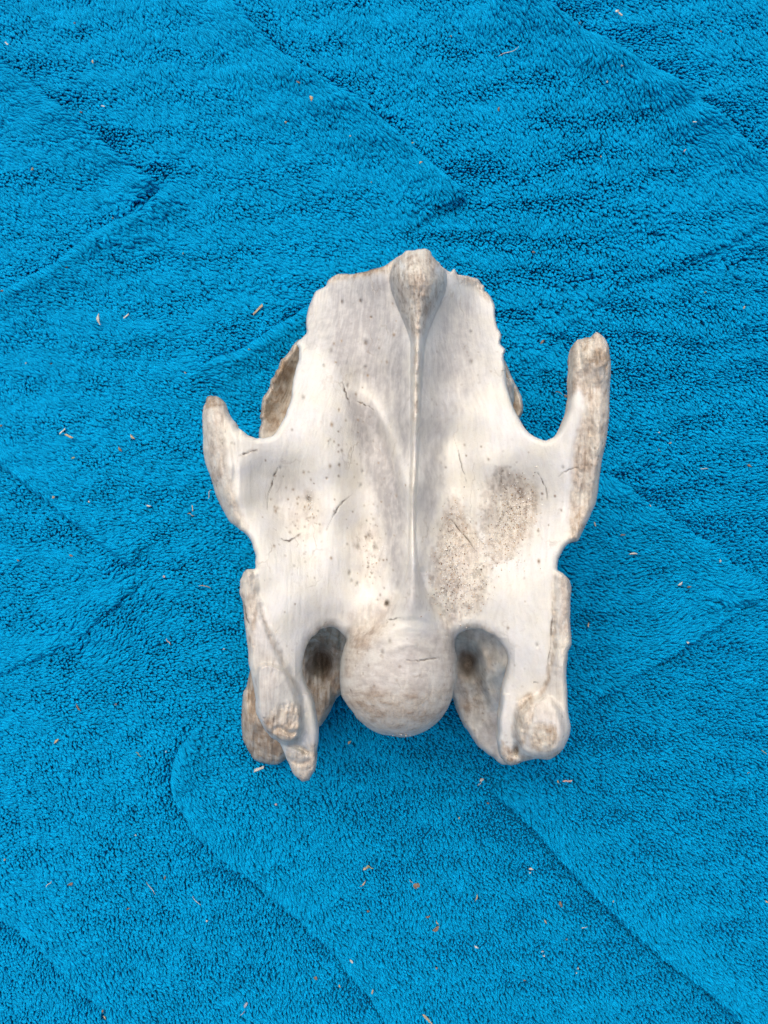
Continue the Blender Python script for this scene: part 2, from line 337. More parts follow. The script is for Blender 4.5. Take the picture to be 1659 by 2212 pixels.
CT = [  # px, py, height in cm : the broad form of the ventral surface
 (890,560,5.6),(890,640,5.5),(890,750,5.7),(890,900,5.8),(890,1050,6.1),(890,1200,6.5),(890,1300,6.6),(870,1450,6.5),
 (820,600,5.3),(800,700,4.9),(800,820,4.75),(805,950,4.95),(800,1050,5.1),(800,1150,5.25),(800,1250,5.75),(810,1320,6.1),
 (740,600,4.0),(730,700,4.6),(725,800,5.6),(725,900,6.1),(725,1000,6.35),(725,1100,6.3),(725,1200,6.35),(730,1300,6.3),(720,1345,6.0),
 (672,680,3.9),(650,760,5.1),(660,850,5.9),(650,920,6.5),(650,1000,6.35),(650,1080,5.8),(655,1150,6.1),(660,1220,6.6),(655,1300,6.9),(660,1380,6.5),
 (600,950,6.6),(600,1010,6.3),(600,1090,5.75),(600,1150,6.45),(600,1230,7.05),(600,1330,7.05),(625,1420,6.6),
 (550,960,6.7),(550,1030,6.4),(550,1090,6.4),(560,1150,6.9),(565,1220,7.1),(545,1300,6.7),(565,1400,6.8),
 (490,930,6.8),(500,1010,6.95),(505,1080,6.9),(450,900,6.4),(455,1000,6.2),(480,1090,6.2),(460,865,6.3),
 (600,1500,6.5),(650,1500,6.1),(640,1570,6.1),(580,1560,6.2),(655,1660,5.4),
 (960,620,5.6),(975,700,5.1),(975,820,5.2),(975,950,5.2),(975,1050,5.3),(980,1150,5.35),(980,1250,6.0),(985,1330,6.1),
 (1030,620,4.3),(1045,700,4.8),(1050,800,5.7),(1050,900,6.2),(1050,1000,6.35),(1050,1100,6.15),(1050,1200,6.15),(1045,1300,6.35),(1040,1350,6.1),
 (1080,740,5.0),(1095,820,5.6),(1120,920,6.4),(1120,1000,6.3),(1120,1080,5.7),(1115,1160,5.95),(1120,1230,6.6),(1120,1320,6.8),(1115,1400,6.6),
 (1180,965,6.8),(1180,1040,6.4),(1175,1110,6.2),(1170,1170,6.6),(1165,1240,6.95),(1165,1330,6.9),(1155,1430,6.6),(1120,1500,6.2),(1110,1580,5.9),(1160,1560,6.2),(1190,1500,6.4),
 (1235,960,7.0),(1245,1050,6.9),(1225,1120,6.8),(1275,1000,7.1),(1280,1080,6.6),(1240,880,7.1),(1280,880,7.4),(1275,770,7.5),(1310,850,7.0),(1250,770,7.2),
 (1215,1260,6.9),(1222,1350,6.9),(1215,1450,6.8),(1205,1600,6.3),(1100,1640,5.5)]
main_f = tps(CT)
KEEL = catmull([(903,560),(904,620),(903,680),(903,740),(899,830),(898,900),(895,1000),(891,1100),(891,1180),(893,1240),(890,1300),(880,1350)], False, 3)
def region(X, Y, poly, soft):
    P = catmull(poly, True, 3); d = near(X, Y, P, True)[0]; return sm(np.where(inside(X, Y, P), d, -d), -soft, soft)
def crooked(pts, seed):
    P = catmull(pts, False, 7); k = np.arange(len(P)); g = np.random.default_rng(seed)
    return P + np.stack([Noise(seed)(k * .6, 0 * k + .5), Noise(seed + 1)(k * .6, 0 * k + .5)], -1) * 3.2 * np.sin(np.pi * k / (len(P) - 1))[:, None]
def crack(X, Y, pts, w, seed):
    P = crooked(pts, seed); d, _, _, t, _ = near(X, Y, P); v = 0.62 + 0.38 * Noise(seed + 5)(t * 9, 0 * t + .3)
    return np.exp(-(d / (w * v)) ** 2) * np.sin(np.pi * np.clip(t, 0.02, 0.98)) ** 0.5 * v
def line(X, Y, pts, w, n=4):
    P = catmull(pts, False, n); d, _, _, t, _ = near(X, Y, P); return np.exp(-(d / w) ** 2) * (0.35 + 0.65 * np.sin(np.pi * np.clip(t, 0.02, 0.98)) ** 0.6)
FL_L = [(526,1237),(545,1231),(556,1290),(574,1350),(598,1402),(622,1452),(644,1500),(655,1550),(650,1590),(630,1608),(600,1605),(570,1580),(552,1540),(540,1450),(527,1350),(515,1275)]
FL_R = [(1206,1236),(1235,1250),(1240,1390),(1228,1440),(1236,1576),(1215,1626),(1165,1642),(1128,1630),(1114,1600),(1116,1560),(1135,1525),(1172,1500),(1190,1465),(1198,1401),(1203,1318)]
def main_height(X, Y):
    h = main_f(X, Y)
    # keel ridge with concave flanks that spread into the plate
    d, _, _, t, _ = near(X, Y, KEEL)
    yk = 560 + t * 790
    amp = np.interp(yk, [560, 650, 720, 900, 1100, 1250, 1350], [1.5, 1.7, 1.75, 1.5, 1.1, 0.8, 0.5])
    wb = np.interp(yk, [560, 700, 900, 1050, 1200, 1280, 1350], [60, 62, 60, 50, 40, 55, 80])
    skirt = np.exp(-(np.sqrt(d * d + 49) / wb) ** 1.3)
    h = h + amp * 0.85 * skirt * (0.05 + 0.95 * sm(Y, 620, 830))
    # the keel itself: a rounded cord that swells into a knob at one end and a triangle at the other
    ys = [540, 560, 590, 640, 690, 730, 850, 1000, 1150, 1210, 1260, 1300, 1345]
    def soft(vs, sg=11):
        yy = np.arange(480, 1420, 2.0); v = np.interp(yy, ys, vs); kk = np.exp(-(np.arange(-20, 21) * 2.0 / sg) ** 2 / 2); kk /= kk.sum()
        return np.interp(Y, yy, np.convolve(np.pad(v, 20, mode='edge'), kk, 'valid'))
    ys = [520, 545, 575, 605, 638, 677, 710, 740, 860, 1000, 1080, 1150, 1210, 1260, 1300, 1345]
    w = soft([26, 40, 57, 63, 54, 37, 23, 14, 10.5, 8, 7, 7, 9, 21, 38, 66]); am = soft([.5, 1.1, 1.7, 2.0, 1.95, 1.6, 1.2, .8, .42, .36, .32, .3, .28, .32, .34, .2])
    kx = np.interp(Y, KEEL[:, 1], KEEL[:, 0]); q = np.abs(X - kx) / w
    h = h + am * np.clip(1 - q ** 2, 0, 1) ** 0.62
    # second, finer rib leaving the keel on each side
    h += 0.08 * line(X, Y, [(780, 800), (800, 850), (822, 900), (850, 955), (868, 1010), (880, 1085)], 9) - 0.15 * line(X, Y, [(770, 850), (800, 905), (830, 970), (852, 1040), (866, 1120), (868, 1200)], 16) + 0.07 * line(X, Y, [(985, 850), (960, 920), (935, 980), (915, 1040)], 14)
    # ball
    ex = (X - 864) / np.where(X > 864, 124, 130); ey = (Y - 1466) / np.where(Y > 1466, 128, 195); q2 = ex ** 2 + ey ** 2
    ball = 5.3 + 2.0 * np.sqrt(np.clip(1 - q2, 0.0, 1))
    k = 0.3; df = h - ball; bl = np.clip(0.5 + 0.5 * df / k, 0, 1); un = ball * (1 - bl) + h * bl + k * bl * (1 - bl)
    w2 = sm(Y, 1350, 1440)
    h = np.where((X > 700) & (X < 1030) & (Y > 1260), un * (1 - w2) + ball * w2, h)
    h += 0.22 * np.clip(1 - ((X - 878) / np.interp(Y, [1260, 1300, 1345, 1385, 1430], [24, 40, 70, 108, 120])) ** 2, 0, 1) * sm(Y, 1260, 1340) * sm(1440 - Y, 0, 100)
    h -= 0.26 * line(X, Y, [(746, 1392), (772, 1368), (805, 1345), (838, 1322), (858, 1280)], 17) + 0.26 * line(X, Y, [(984, 1385), (965, 1345), (940, 1310), (922, 1280), (910, 1240)], 11)
    h = h + 0.02 * line(X, Y, [(800, 1392), (850, 1362), (905, 1358), (950, 1380)], 7) - 0.03 * line(X, Y, [(815, 1352), (850, 1343), (900, 1340), (940, 1352)], 6) + 0.03 * line(X, Y, [(830, 1410), (880, 1392), (940, 1400)], 8)
    # flanges of the cranial arms
    h += 0.34 * region(X + 4 * fbm(X / 20, Y / 20, 601, 3), Y, FL_L, 13) + 0.10 * region(X, Y, [(575,1480),(610,1470),(645,1530),(640,1590),(600,1600),(565,1560)], 18)
    h += 0.30 * region(X + 4 * fbm(X / 20, Y / 20, 605, 3), Y, FL_R, 12) + 0.28 * region(X, Y, [(1130,1560),(1170,1530),(1215,1550),(1222,1600),(1190,1635),(1140,1628)], 26)
    h += 0.30 * region(X, Y, [(600,1440),(630,1466),(648,1501),(652,1540),(650,1575),(636,1600),(619,1609),(599,1597),(581,1585),(560,1560),(556,1500),(560,1440)], 6)
    h += 0.22 * region(X, Y, [(1114,1531),(1140,1512),(1190,1510),(1215,1560),(1210,1615),(1160,1632),(1126,1622),(1113,1590)], 9)
    h += 0.05 * fbm(X / 5.5, Y / 45, 620, 3) * sm(760 - X, 0, 90) * sm(800 - Y, 0, 80)
    h -= 0.04 * line(X, Y, [(560, 1300), (580, 1370), (606, 1425), (640, 1490)], 10) + 0.05 * line(X, Y, [(1198, 1260), (1196, 1350), (1190, 1420), (1176, 1480), (1120, 1530), (1106, 1600)], 9)
    h -= 0.30 * line(X, Y, [(612, 1606), (640, 1612), (668, 1628)], 6) + 0.16 * line(X, Y, [(640, 1500), (655, 1540), (660, 1590), (676, 1630)], 6) + 0.12 * line(X, Y, [(625, 1640), (650, 1650), (672, 1640)], 5)
    h -= 0.16 * line(X, Y, [(582, 1590), (600, 1572), (625, 1585), (648, 1578)], 5)
    h -= 0.5 * np.exp(-(((X - 1116) / 6) ** 2 + ((Y - 1618) / 12) ** 2))
    # lips and grooves of the wings
    h -= 0.08 * line(X, Y, [(482, 900), (500, 960), (508, 1010), (505, 1070), (522, 1130)], 6) + 0.10 * line(X, Y, [(1262, 800), (1262, 880), (1248, 950), (1238, 1020), (1232, 1100), (1226, 1150)], 9)
    h += 0.12 * line(X, Y, [(1290, 740), (1296, 860), (1288, 980), (1272, 1080), (1246, 1150)], 9)
    h -= 0.07 * line(X, Y, [(1276, 760), (1278, 880), (1268, 990), (1254, 1090)], 4)
    h -= 0.12 * region(X, Y, [(560,1020),(640,1010),(690,1060),(690,1130),(640,1175),(580,1140)], 40) + 0.12 * region(X, Y, [(1060,1050),(1130,1030),(1170,1080),(1150,1160),(1090,1200),(1050,1140)], 30)
    # foramina, pits
    for x, y, r, dp in PITS: h -= dp * np.exp(-(((X - x) / r) ** 2 + ((Y - y) / (r * 1.5)) ** 2))
    for i, (pts, w, dp) in enumerate(CRACKS): h -= dp * crack(X, Y, pts, w * 0.9, 400 + i)
    return h
PITS = [(836,1304,4,.25),(739,652,3,.10),(779,650,3,.10),(790,740,4.5,.07),(700,789,2.5,.06),(751,832,4,.05),(656,858,4,.04),(789,793,3,.05),(715,756,5,.03),(667,1078,6,.10),(755,1238,4,.06),
        (797,1157,5,.06),(810,1182,5,.05),(1018,716,3,.05),(1018,781,3.5,.06),(900,1098,0.1,0),(1000,1180,3,.05),(990,1265,6,.06),(1128,1075,4,.05),(774,1180,4,.05),(842,1385,3,.05),(826,1408,4,.05),
        (1160,1393,3,.04),(1216,1010,3,.03),(606,1010,2.5,.03),(780,1048,3,.04),(783,1018,3,.04),(772,1260,3,.05),(760,1254,3,.04)]
CRACKS = [([(600,1010),(590,1035),(580,1065),(577,1100)], 1.7, .09), ([(762,1066),(740,1085),(722,1110),(705,1145)], 1.9, .08), ([(972,1118),(992,1145),(1014,1170),(1030,1193)], 1.8, .12),
          ([(878,1426),(900,1427),(925,1424),(950,1420)], 1.8, .10), ([(770,866),(790,876),(808,886)], 1.6, .05), ([(740,826),(748,850),(755,870)], 2.6, .07),
          ([(980,942),(992,985),(1002,1020),(1008,1044)], 1.3, .04), ([(1082,1020),(1086,1045),(1097,1060)], 1.5, .06), ([(1160,1020),(1176,1045),(1182,1080)], 1.6, .06),
          ([(515,985),(535,978),(556,972)], 1.8, .05), ([(1206,1030),(1230,1013),(1250,1010)], 1.5, .04), ([(606,1163),(625,1168),(650,1152)], 2.0, .06), ([(527,1300),(532,1330),(540,1352)], 1.6, .08),
          ([(1150,1478),(1165,1472)], 1.2, .03), ([(1193,1300),(1192,1345),(1188,1400),(1180,1450)], 2.0, .05), ([(836,1340),(850,1336),(865,1334)], 2.0, .05)]

def stains_and_shade(X, Y):
    """tan weathering, dirt, grey tint with flank shade and knob highlights painted in"""
    X0, Y0 = X, Y; wb = 5 + 7 * ((X > 920) & (X < 1180) & (Y > 980) & (Y < 1380))
    X = X0 + wb * fbm(X0 / 15, Y0 / 15, 301, 4); Y = Y0 + 1.2 * wb * fbm(X0 / 15, Y0 / 22, 311, 4)
    T = np.full(X.shape, 0.06); D = np.zeros_like(X); C = np.full(X.shape, 0.15)
    def reg(p, v, s): np.copyto(T, np.maximum(T, v * region(X, Y, p, s)))
    reg([(840,580),(866,545),(930,535),(962,585),(950,640),(925,690),(908,740),(895,740),(880,700),(852,640)], 0.66, 12)
    T[:] = np.maximum(T, 0.75 * line(X, Y, [(903, 700), (900, 780), (898, 860), (896, 940)], 8) + 0.0)
    T[:] = np.maximum(T, 0.35 * line(X, Y, [(896, 900), (893, 1000), (891, 1080), (891, 1180)], 5))
    reg([(845,560),(720,588),(700,610),(740,604),(845,585)], 0.9, 10); reg([(955,580),(1040,600),(1062,650),(1040,640),(1000,606)], 0.6, 10)
    reg([(432,870),(460,850),(485,868),(496,930),(490,1000),(512,1080),(532,1140),(510,1140),(470,1090),(436,1000)], 0.62, 12)
    reg([(440,850),(480,850),(484,880),(445,885)], 0.9, 8)
    reg([(1232,735),(1290,715),(1322,760),(1320,880),(1296,1050),(1250,1165),(1228,1160),(1232,1080),(1244,960),(1262,880),(1250,840),(1232,860)], 0.66, 9)
    reg([(1232,735),(1290,715),(1322,760),(1316,800),(1270,790),(1236,800)], 0.9, 12); reg([(1236,1120),(1262,1080),(1262,1140),(1245,1175),(1226,1170)], 0.85, 8)
    reg(FL_L, 0.22, 12); C[:] = np.maximum(C, .5 * region(X, Y, [(548,1380),(575,1400),(600,1450),(612,1500),(590,1540),(560,1530),(548,1460)], 12))
    for p in ([(549,1231),(556,1290),(574,1350),(598,1402),(622,1452),(644,1500)], [(522,1240),(522,1300),(530,1360),(538,1440),(546,1500),(560,1560)]): T[:] = np.maximum(T, 0.5 * line(X, Y, p, 6))
    reg([(522,1232),(552,1232),(556,1300),(548,1420),(530,1400),(515,1280)], 0.62, 8)
    reg([(575,1550),(612,1515),(650,1530),(652,1590),(632,1612),(600,1600),(570,1580)], 0.75, 12); reg([(615,1620),(650,1620),(690,1600),(684,1680),(650,1692),(625,1660)], 0.6, 10)
    reg(FL_R, 0.3, 12); reg([(1206,1236),(1238,1250),(1240,1400),(1222,1440),(1206,1400),(1208,1320)], .55, 7); T[:] = np.maximum(T, 0.7 * line(X, Y, [(1196,1240),(1198,1320),(1194,1400),(1184,1470),(1160,1510)], 7))
    C[:] = np.maximum(C, .35 * region(X, Y, [(1190,1500),(1215,1500),(1220,1590),(1200,1560),(1170,1540)], 10)); reg([(1150,1565),(1190,1560),(1205,1600),(1180,1630),(1145,1615)], .85, 12)
    reg([(1108,1560),(1122,1510),(1155,1500),(1150,1560),(1130,1610),(1112,1600)], 0.75, 9); reg([(1082,1600),(1112,1620),(1160,1632),(1220,1612),(1190,1645),(1110,1655),(1082,1640)], 0.7, 8)
    reg([(740,1500),(800,1480),(900,1490),(985,1480),(960,1560),(880,1600),(780,1570)], 0.75, 34)
    reg([(735,1380),(800,1340),(850,1350),(790,1420),(745,1480)], 0.62, 18); reg([(740,1330),(850,1280),(850,1350),(780,1360)], 0.35, 15)
    reg([(960,1340),(985,1380),(990,1480),(960,1520),(950,1400)], 0.4, 12)
    reg([(930,1210),(960,1100),(985,1060),(1010,1120),(1060,1200),(1050,1290),(1010,1340),(960,1330),(930,1260)], 0.46, 12)
    reg([(1040,1060),(1080,1010),(1150,1040),(1165,1100),(1130,1180),(1070,1220),(1040,1140)], 0.50, 12)
    reg([(760,1130),(820,1140),(830,1260),(790,1270),(760,1200)], 0.28, 20); reg([(655,1060),(690,1070),(700,1150),(640,1170),(625,1120)], 0.30, 14)
    T[:] = np.maximum(T, 0.45 * line(X, Y, [(515, 985), (540, 978), (560, 970)], 5) + 0 * X)
    cl = [([(692,640),(720,600),(846,590),(850,640),(884,740),(890,960),(872,1000),(845,930),(812,860),(760,820),(725,800),(690,730)], .80, 34),
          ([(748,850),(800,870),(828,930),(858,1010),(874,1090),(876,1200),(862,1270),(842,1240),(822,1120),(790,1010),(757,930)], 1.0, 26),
          ([(962,640),(1030,640),(1065,720),(1050,830),(1000,900),(950,930),(915,960),(912,800),(935,700)], .58, 30), ([(905,760),(960,860),(960,1000),(935,1150),(905,1220),(899,1000)], .55, 16), ([(652,640),(700,610),(692,740),(655,745)], .5, 12), ([(580,1030),(640,1020),(660,1080),(630,1150),(585,1130)], .35, 18)]
    for p, v, so in cl: C[:] = np.maximum(C, v * region(X, Y, p, so))  # keel flank grey: part real tone, part shade painted into the colour
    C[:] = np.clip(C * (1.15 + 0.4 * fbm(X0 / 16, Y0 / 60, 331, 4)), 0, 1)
    C[:] = np.maximum(C, 0.75 * region(X, Y, [(893,1215),(918,1310),(870,1320),(875,1270)], 22)); C[:] = np.maximum(C, 0.5 * region(X, Y, [(560,1400),(600,1430),(620,1500),(575,1560),(555,1500)], 14))
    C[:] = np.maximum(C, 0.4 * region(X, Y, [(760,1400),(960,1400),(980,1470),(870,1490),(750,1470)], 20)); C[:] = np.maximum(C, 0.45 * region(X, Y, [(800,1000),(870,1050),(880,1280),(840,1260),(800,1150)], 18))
    C[:] = np.maximum(C, 0.4 * region(X, Y, [(580,1030),(650,1030),(680,1100),(630,1150),(580,1120)], 20))
    X, Y = X0, Y0
    for x, y, r, dp in PITS:
        if dp: D[:] = np.maximum(D, min(0.85, 0.35 + dp * 4) * np.exp(-(((X - x) / (r * .9)) ** 2 + ((Y - y) / (r * 1.3)) ** 2)))
    for i, (pts, w, dp) in enumerate(CRACKS): D[:] = np.maximum(D, min(1.0, 0.55 + dp * 6.5) * np.clip(1.5 * crack(X, Y, pts, w * 1.0, 400 + i), 0, 1))
    # scattered rusty flecks, denser in the lower plate
    rg = np.random.default_rng(5)
    for i in range(190):
        a = rg.random()
        if a < .3: x, y = rg.normal(805, 22), rg.normal(1195, 55)
        elif a < .5: x, y = rg.normal(650, 35), rg.normal(1090, 45)
        elif a < .7: x, y = rg.uniform(690, 860), rg.uniform(620, 1100)
        elif a < .85: x, y = rg.normal(1080, 60), rg.normal(1130, 80)
        else: x, y = rg.uniform(560, 1200), rg.uniform(900, 1400)
        r = rg.uniform(1.3, 3.4); D[:] = np.maximum(D, rg.uniform(.15, .6) * np.exp(-(((X - x) / (r * .7)) ** 2 + ((Y - y) / (r * .8)) ** 2))); T[:] = np.maximum(T, rg.uniform(.4, 1.0) * np.exp(-(((X - x) / r) ** 2 + ((Y - y) / (r * rg.uniform(.8, 1.8))) ** 2)))
    D[:] = np.maximum(D, 0.6 * region(X, Y, [(450,853),(478,856),(474,880),(455,874)], 7) * (0.5 + 0.5 * fbm(X / 4, Y / 12, 61, 2)))
    D[:] = np.maximum(D, 0.9 * line(X, Y, [(745, 588), (800, 581), (850, 558)], 4)); D[:] = np.maximum(D, .8 * np.exp(-(((X - 1117) / 5) ** 2 + ((Y - 1619) / 12) ** 2)))
    sp_ = region(X, Y, [(930,1210),(960,1100),(985,1060),(1010,1120),(1060,1200),(1050,1290),(1010,1340),(960,1330),(930,1260)], 20) + region(X, Y, [(1040,1060),(1080,1010),(1150,1040),(1165,1100),(1130,1180),(1070,1220),(1040,1140)], 20)
    D[:] = np.maximum(D, np.clip(sp_, 0, 1) * 0.4 * sm(fbm(X / 8, Y / 8, 341, 4), .0, .6))
    kn = region(X, Y, [(845,575),(905,545),(962,585),(948,650),(915,715),(890,715),(850,640)], 8); D[:] = np.maximum(D, kn * .35 * sm(fbm(X / 3.2, Y / 6, 351, 3), .15, .55))
    kc = line(X, Y, [(903, 730), (899, 830), (897, 900), (895, 1000), (891, 1100), (891, 1210)], 9); C[:] = C * (1 - .95 * kc); T[:] = np.maximum(T, .2 * kc)
    for x, y in ((870, 576), (946, 584)): e_ = np.exp(-(((X - x) / 7) ** 2 + ((Y - y) / 9) ** 2)); T[:] = T * (1 - .9 * e_); C[:] = np.maximum(C, .25 * e_)  # two highlights on the knob, painted as pale spots
    for p in ([(662,1400),(675,1372),(712,1347),(740,1366)], [(990,1366),(1012,1354),(1045,1358),(1078,1380)]): T[:] = np.maximum(T, 0.5 * line(X, Y, p, 7))
    bl = region(X, Y, [(740,1380),(790,1355),(870,1375),(950,1355),(990,1385),(986,1460),(970,1520),(910,1585),(860,1594),(790,1568),(740,1505)], 38); T[:] = np.maximum(T, bl * (.26 + .46 * sm(Y, 1450, 1585))); C[:] = np.maximum(C, bl * .62)  # grey-brown ball, lower end browned further to paint in shaded depth
    T[:] = np.maximum(T, .6 * line(X, Y, [(738,1500),(736,1440),(748,1392),(785,1355),(820,1335),(850,1300)], 22)); T[:] = np.maximum(T, .45 * line(X, Y, [(985,1400),(966,1348),(940,1312),(920,1275)], 8))
    return T, D, C

def heightfield(poly, hfun, step, edge_r, edge_z, thick, jitter=1.2, seed=1, bottom=None):
    """closed solid over an outline: rounded rim, own thickness. returns verts, faces, survey coordinates"""
    P = catmull(poly, True, 4); n = len(P)
    P = P + np.stack([Noise(seed)(np.arange(n) * 0.45, np.zeros(n)), Noise(seed + 9)(np.arange(n) * 0.45, np.zeros(n))], -1) * jitter
    x0, y0 = P.min(0) - step; x1, y1 = P.max(0) + step
    X, Y = np.meshgrid(np.arange(x0, x1 + step, step), np.arange(y0, y1 + step, step))
    d, qx, qy, _, _ = near(X, Y, P, True); ins = inside(X, Y, P)
    lim = step * 0.45
    keepc = (ins & (d > lim)); cell = keepc[:-1, :-1] | keepc[1:, :-1] | keepc[:-1, 1:] | keepc[1:, 1:]
    used = np.zeros(X.shape, bool)
    for a in (slice(0, -1), slice(1, None)):
        for b in (slice(0, -1), slice(1, None)): used[a, b] |= cell
    snap = used & ~keepc; X = np.where(snap, qx, X); Y = np.where(snap, qy, Y); d = np.where(snap, 0, d)
    u = np.where(used)
    gx_, gy_, gd = X[u], Y[u], d[u]
    er = edge_r(gx_, gy_) if callable(edge_r) else edge_r; ez = edge_z(gx_, gy_) if callable(edge_z) else edge_z
    f = np.sqrt(np.clip(1 - (1 - np.clip(gd / er, 0, 1)) ** 2, 0, 1))
    H = hfun(gx_, gy_); T = thick(gx_, gy_) if callable(thick) else thick
    top = H - ez * (1 - f)
    fb = np.sqrt(np.clip(1 - (1 - np.clip(gd / (er * 2.2), 0, 1)) ** 2, 0, 1))
    bot = H - ez - np.maximum(T - ez, 0.05) * fb
    if bottom is not None: bot = np.where(gd > 0, np.minimum(bot * (1 - fb) + np.minimum(bottom, bot) * fb, top - 0.01), bot)
    ident = -np.ones(X.shape, int); ident[u] = np.arange(len(gx_)); nT_ = len(gx_)
    edge = gd <= 0; bid = np.arange(nT_) + nT_; bid[edge] = np.arange(nT_)[edge]
    r, c = np.where(cell)
    q = np.stack([ident[r, c], ident[r + 1, c], ident[r + 1, c + 1], ident[r, c + 1]], -1)
    qb = bid[q][:, ::-1]
    wx, wy = proj(gx_, gy_, top / 100); bx_, by_ = proj(gx_, gy_, top / 100)
    s = (HC - top / 100)
    V = np.r_[np.stack([wx, wy, top / 100], -1), np.stack([bx_, by_, bot / 100], -1)]
    return V, np.r_[q, qb], np.r_[gx_, gx_], np.r_[gy_, gy_], nT_

def calc_normals(V, F):
    n = np.cross(V[F[:, 2]] - V[F[:, 0]], V[F[:, 3]] - V[F[:, 1]]); N = np.zeros_like(V)
    for k in range(4): np.add.at(N, F[:, k], n)
    return N / (np.linalg.norm(N, axis=1, keepdims=True) + 1e-20)
def grain(SX, SY, Z):
    a = (SX - 892) / (0.55 + 0.45 * sm(SY, 560, 1150)) * (1 - 0.25 * sm(SY, 1250, 1600)) + 16 * fbm(SX / 60, SY / 90, 501, 3)
    o_ = sm(np.abs(SX - 892), 290, 340); a = a * (1 - o_) + (SX - 892 + 10 * fbm(SX / 60, SY / 120, 502, 2)) * o_
    ball = np.exp(-(((SX - 864) / 150) ** 2 + ((SY - 1450) / 120) ** 2) ** 2)
    g = np.stack([a * 0.12, SY * 0.022, Z * 4], -1); b = np.stack([SX * 0.03, SY * 0.085 + 1.2 * fbm(SX / 80, SY / 60, 505, 2), Z * 4], -1)
    return (b if BALLG else g)
BALLG = False
def part(name, V, F, sel, N, mask, parent, label=None, GR=None):
    GR = globals()['GR'] if GR is None else GR
    f = F[sel]; uq, inv = np.unique(f, return_inverse=True)
    o = mesh_obj(name, V[uq], inv.reshape(f.shape), BONE, parent, attrs={'mask': ('FLOAT_COLOR', mask[uq]), 'grain': ('FLOAT_VECTOR', GR[uq])}, normals=N[uq])
    if label: o['label'] = label
    return o

bone = empty('vertebra_bone', (0, 0, 0))
tag(bone, 'bleached animal vertebra with central ridge, ball end and worn brown edges on blue towel', 'bone')
def er_main(x, y):
    e = 13 + 0 * x
    e = np.where((x < 520) & (y < 1150), 24, e); e = np.where((x > 1240) & (y < 1180), 13, e); e = np.where((y > 1380) & ((x < 700) | (x > 1070)), 12, e)
    e = np.where((y < 800) & (x > 650) & (x < 1095), 6, e); e = np.where((x > 640) & (x < 1110) & (y > 1335) & (((x - 864) / 127) ** 2 + ((y - 1466) / 150) ** 2 > 0.8) & (y < 1500), 24, e); return e
def ez_main(x, y):
    e = 0.30 + 0 * x
    e = np.where((x < 520) & (y < 1150), 0.6, e); e = np.where((x > 1240) & (y < 1180), 0.45, e); e = np.where((y > 1380) & ((x < 700) | (x > 1070)), 0.4, e)
    e = np.where((x > 700) & (x < 1040) & (y > 1340), 0.45, e); return e
def h_main(x, y):
    h = main_height(x, y); T, D, C = stains_and_shade(x, y)
    rough = -np.abs(fbm(x / 11, y / 30, 200, 4)) * 0.09 + fbm(x / 6, y / 9, 205, 3) * 0.022
    rough = rough * (1 - 0.85 * sm(1.1 - ((x - 864) / 130) ** 2 - ((y - 1466) / 135) ** 2, 0, .15)) + fbm(x / 3.5, y / 14, 210, 2) * 0.018
    h = h + rough * sm(T, 0.15, 0.8)                                     # worn, porous places are uneven
    h = h + 0.012 * fbm(x / 7, y / 60, 220, 3) + 0.03 * fbm(x / 45, y / 60, 230, 2)       # long grain of the bone
    return h
def th_main(x, y):
    return 1.1 + 2.2 * sm(170 - np.abs(x - 880), 0, 120) * sm(y, 560, 900)
V, F, SX, SY, nTop = heightfield(OUT, h_main, 1.9, er_main, ez_main, th_main, 1.7)
N = calc_normals(V, F); T, D, C = stains_and_shade(SX, SY); T[nTop:] = 0.6; mask = np.stack([T, D, C, np.ones_like(T)], -1); GR = grain(SX, SY, V[:, 2]); BALLG = True; GRB = grain(SX, SY, V[:, 2]); BALLG = False
fx = SX[F].mean(1); fy = SY[F].mean(1)
ballm = (fy > 1352 + 18 * ((fx - 870) / 100) ** 2) & (fx > 725) & (fx < 1000) & (inside(fx, fy, [(735, 1600), (725, 1500), (748, 1384), (800, 1350), (940, 1350), (983, 1386), (1000, 1500), (980, 1610)]))
keelm = inside(fx, fy, [(850, 530), (940, 530), (970, 580), (950, 650), (925, 720), (912, 800), (908, 1000), (902, 1180), (912, 1260), (935, 1352), (845, 1352), (870, 1260), (880, 1180), (882, 1000), (886, 800), (880, 720), (850, 650), (838, 580)]) & ~ballm
lw = inside(fx, fy, [(400, 800), (570, 935), (560, 990), (575, 1150), (556, 1240), (400, 1240)]) & ~ballm
rw = inside(fx, fy, [(1360, 660), (1200, 660), (1200, 940), (1190, 990), (1200, 1200), (1360, 1240)])
la = (fx < 720) & (fy > 1235 + (fx - 550) * 0.8) & (fx < 760) & ~ballm & ~lw
ra = (fx > 1040) & (fy > 1235 + (1206 - fx) * 0.8) & ~ballm
part('articular_head', V, F, ballm, N, mask, bone, 'smooth greyish ball with a short crack across it', GRB)
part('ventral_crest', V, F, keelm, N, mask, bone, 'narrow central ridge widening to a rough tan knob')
part('transverse_process', V, F, lw, N, mask, bone, 'left wing, ending in a short dark tip')
part('transverse_process', V, F, rw, N, mask, bone, 'right wing, ending in a long tan prong')
part('cranial_process', V, F, la, N, mask, bone, 'lower left arm ending in a split pointed tip')
part('cranial_process', V, F, ra, N, mask, bone, 'lower right arm ending in a rounded knob')
part('vertebral_body', V, F, ~(ballm | keelm | lw | rw | la | ra), N, mask, bone)

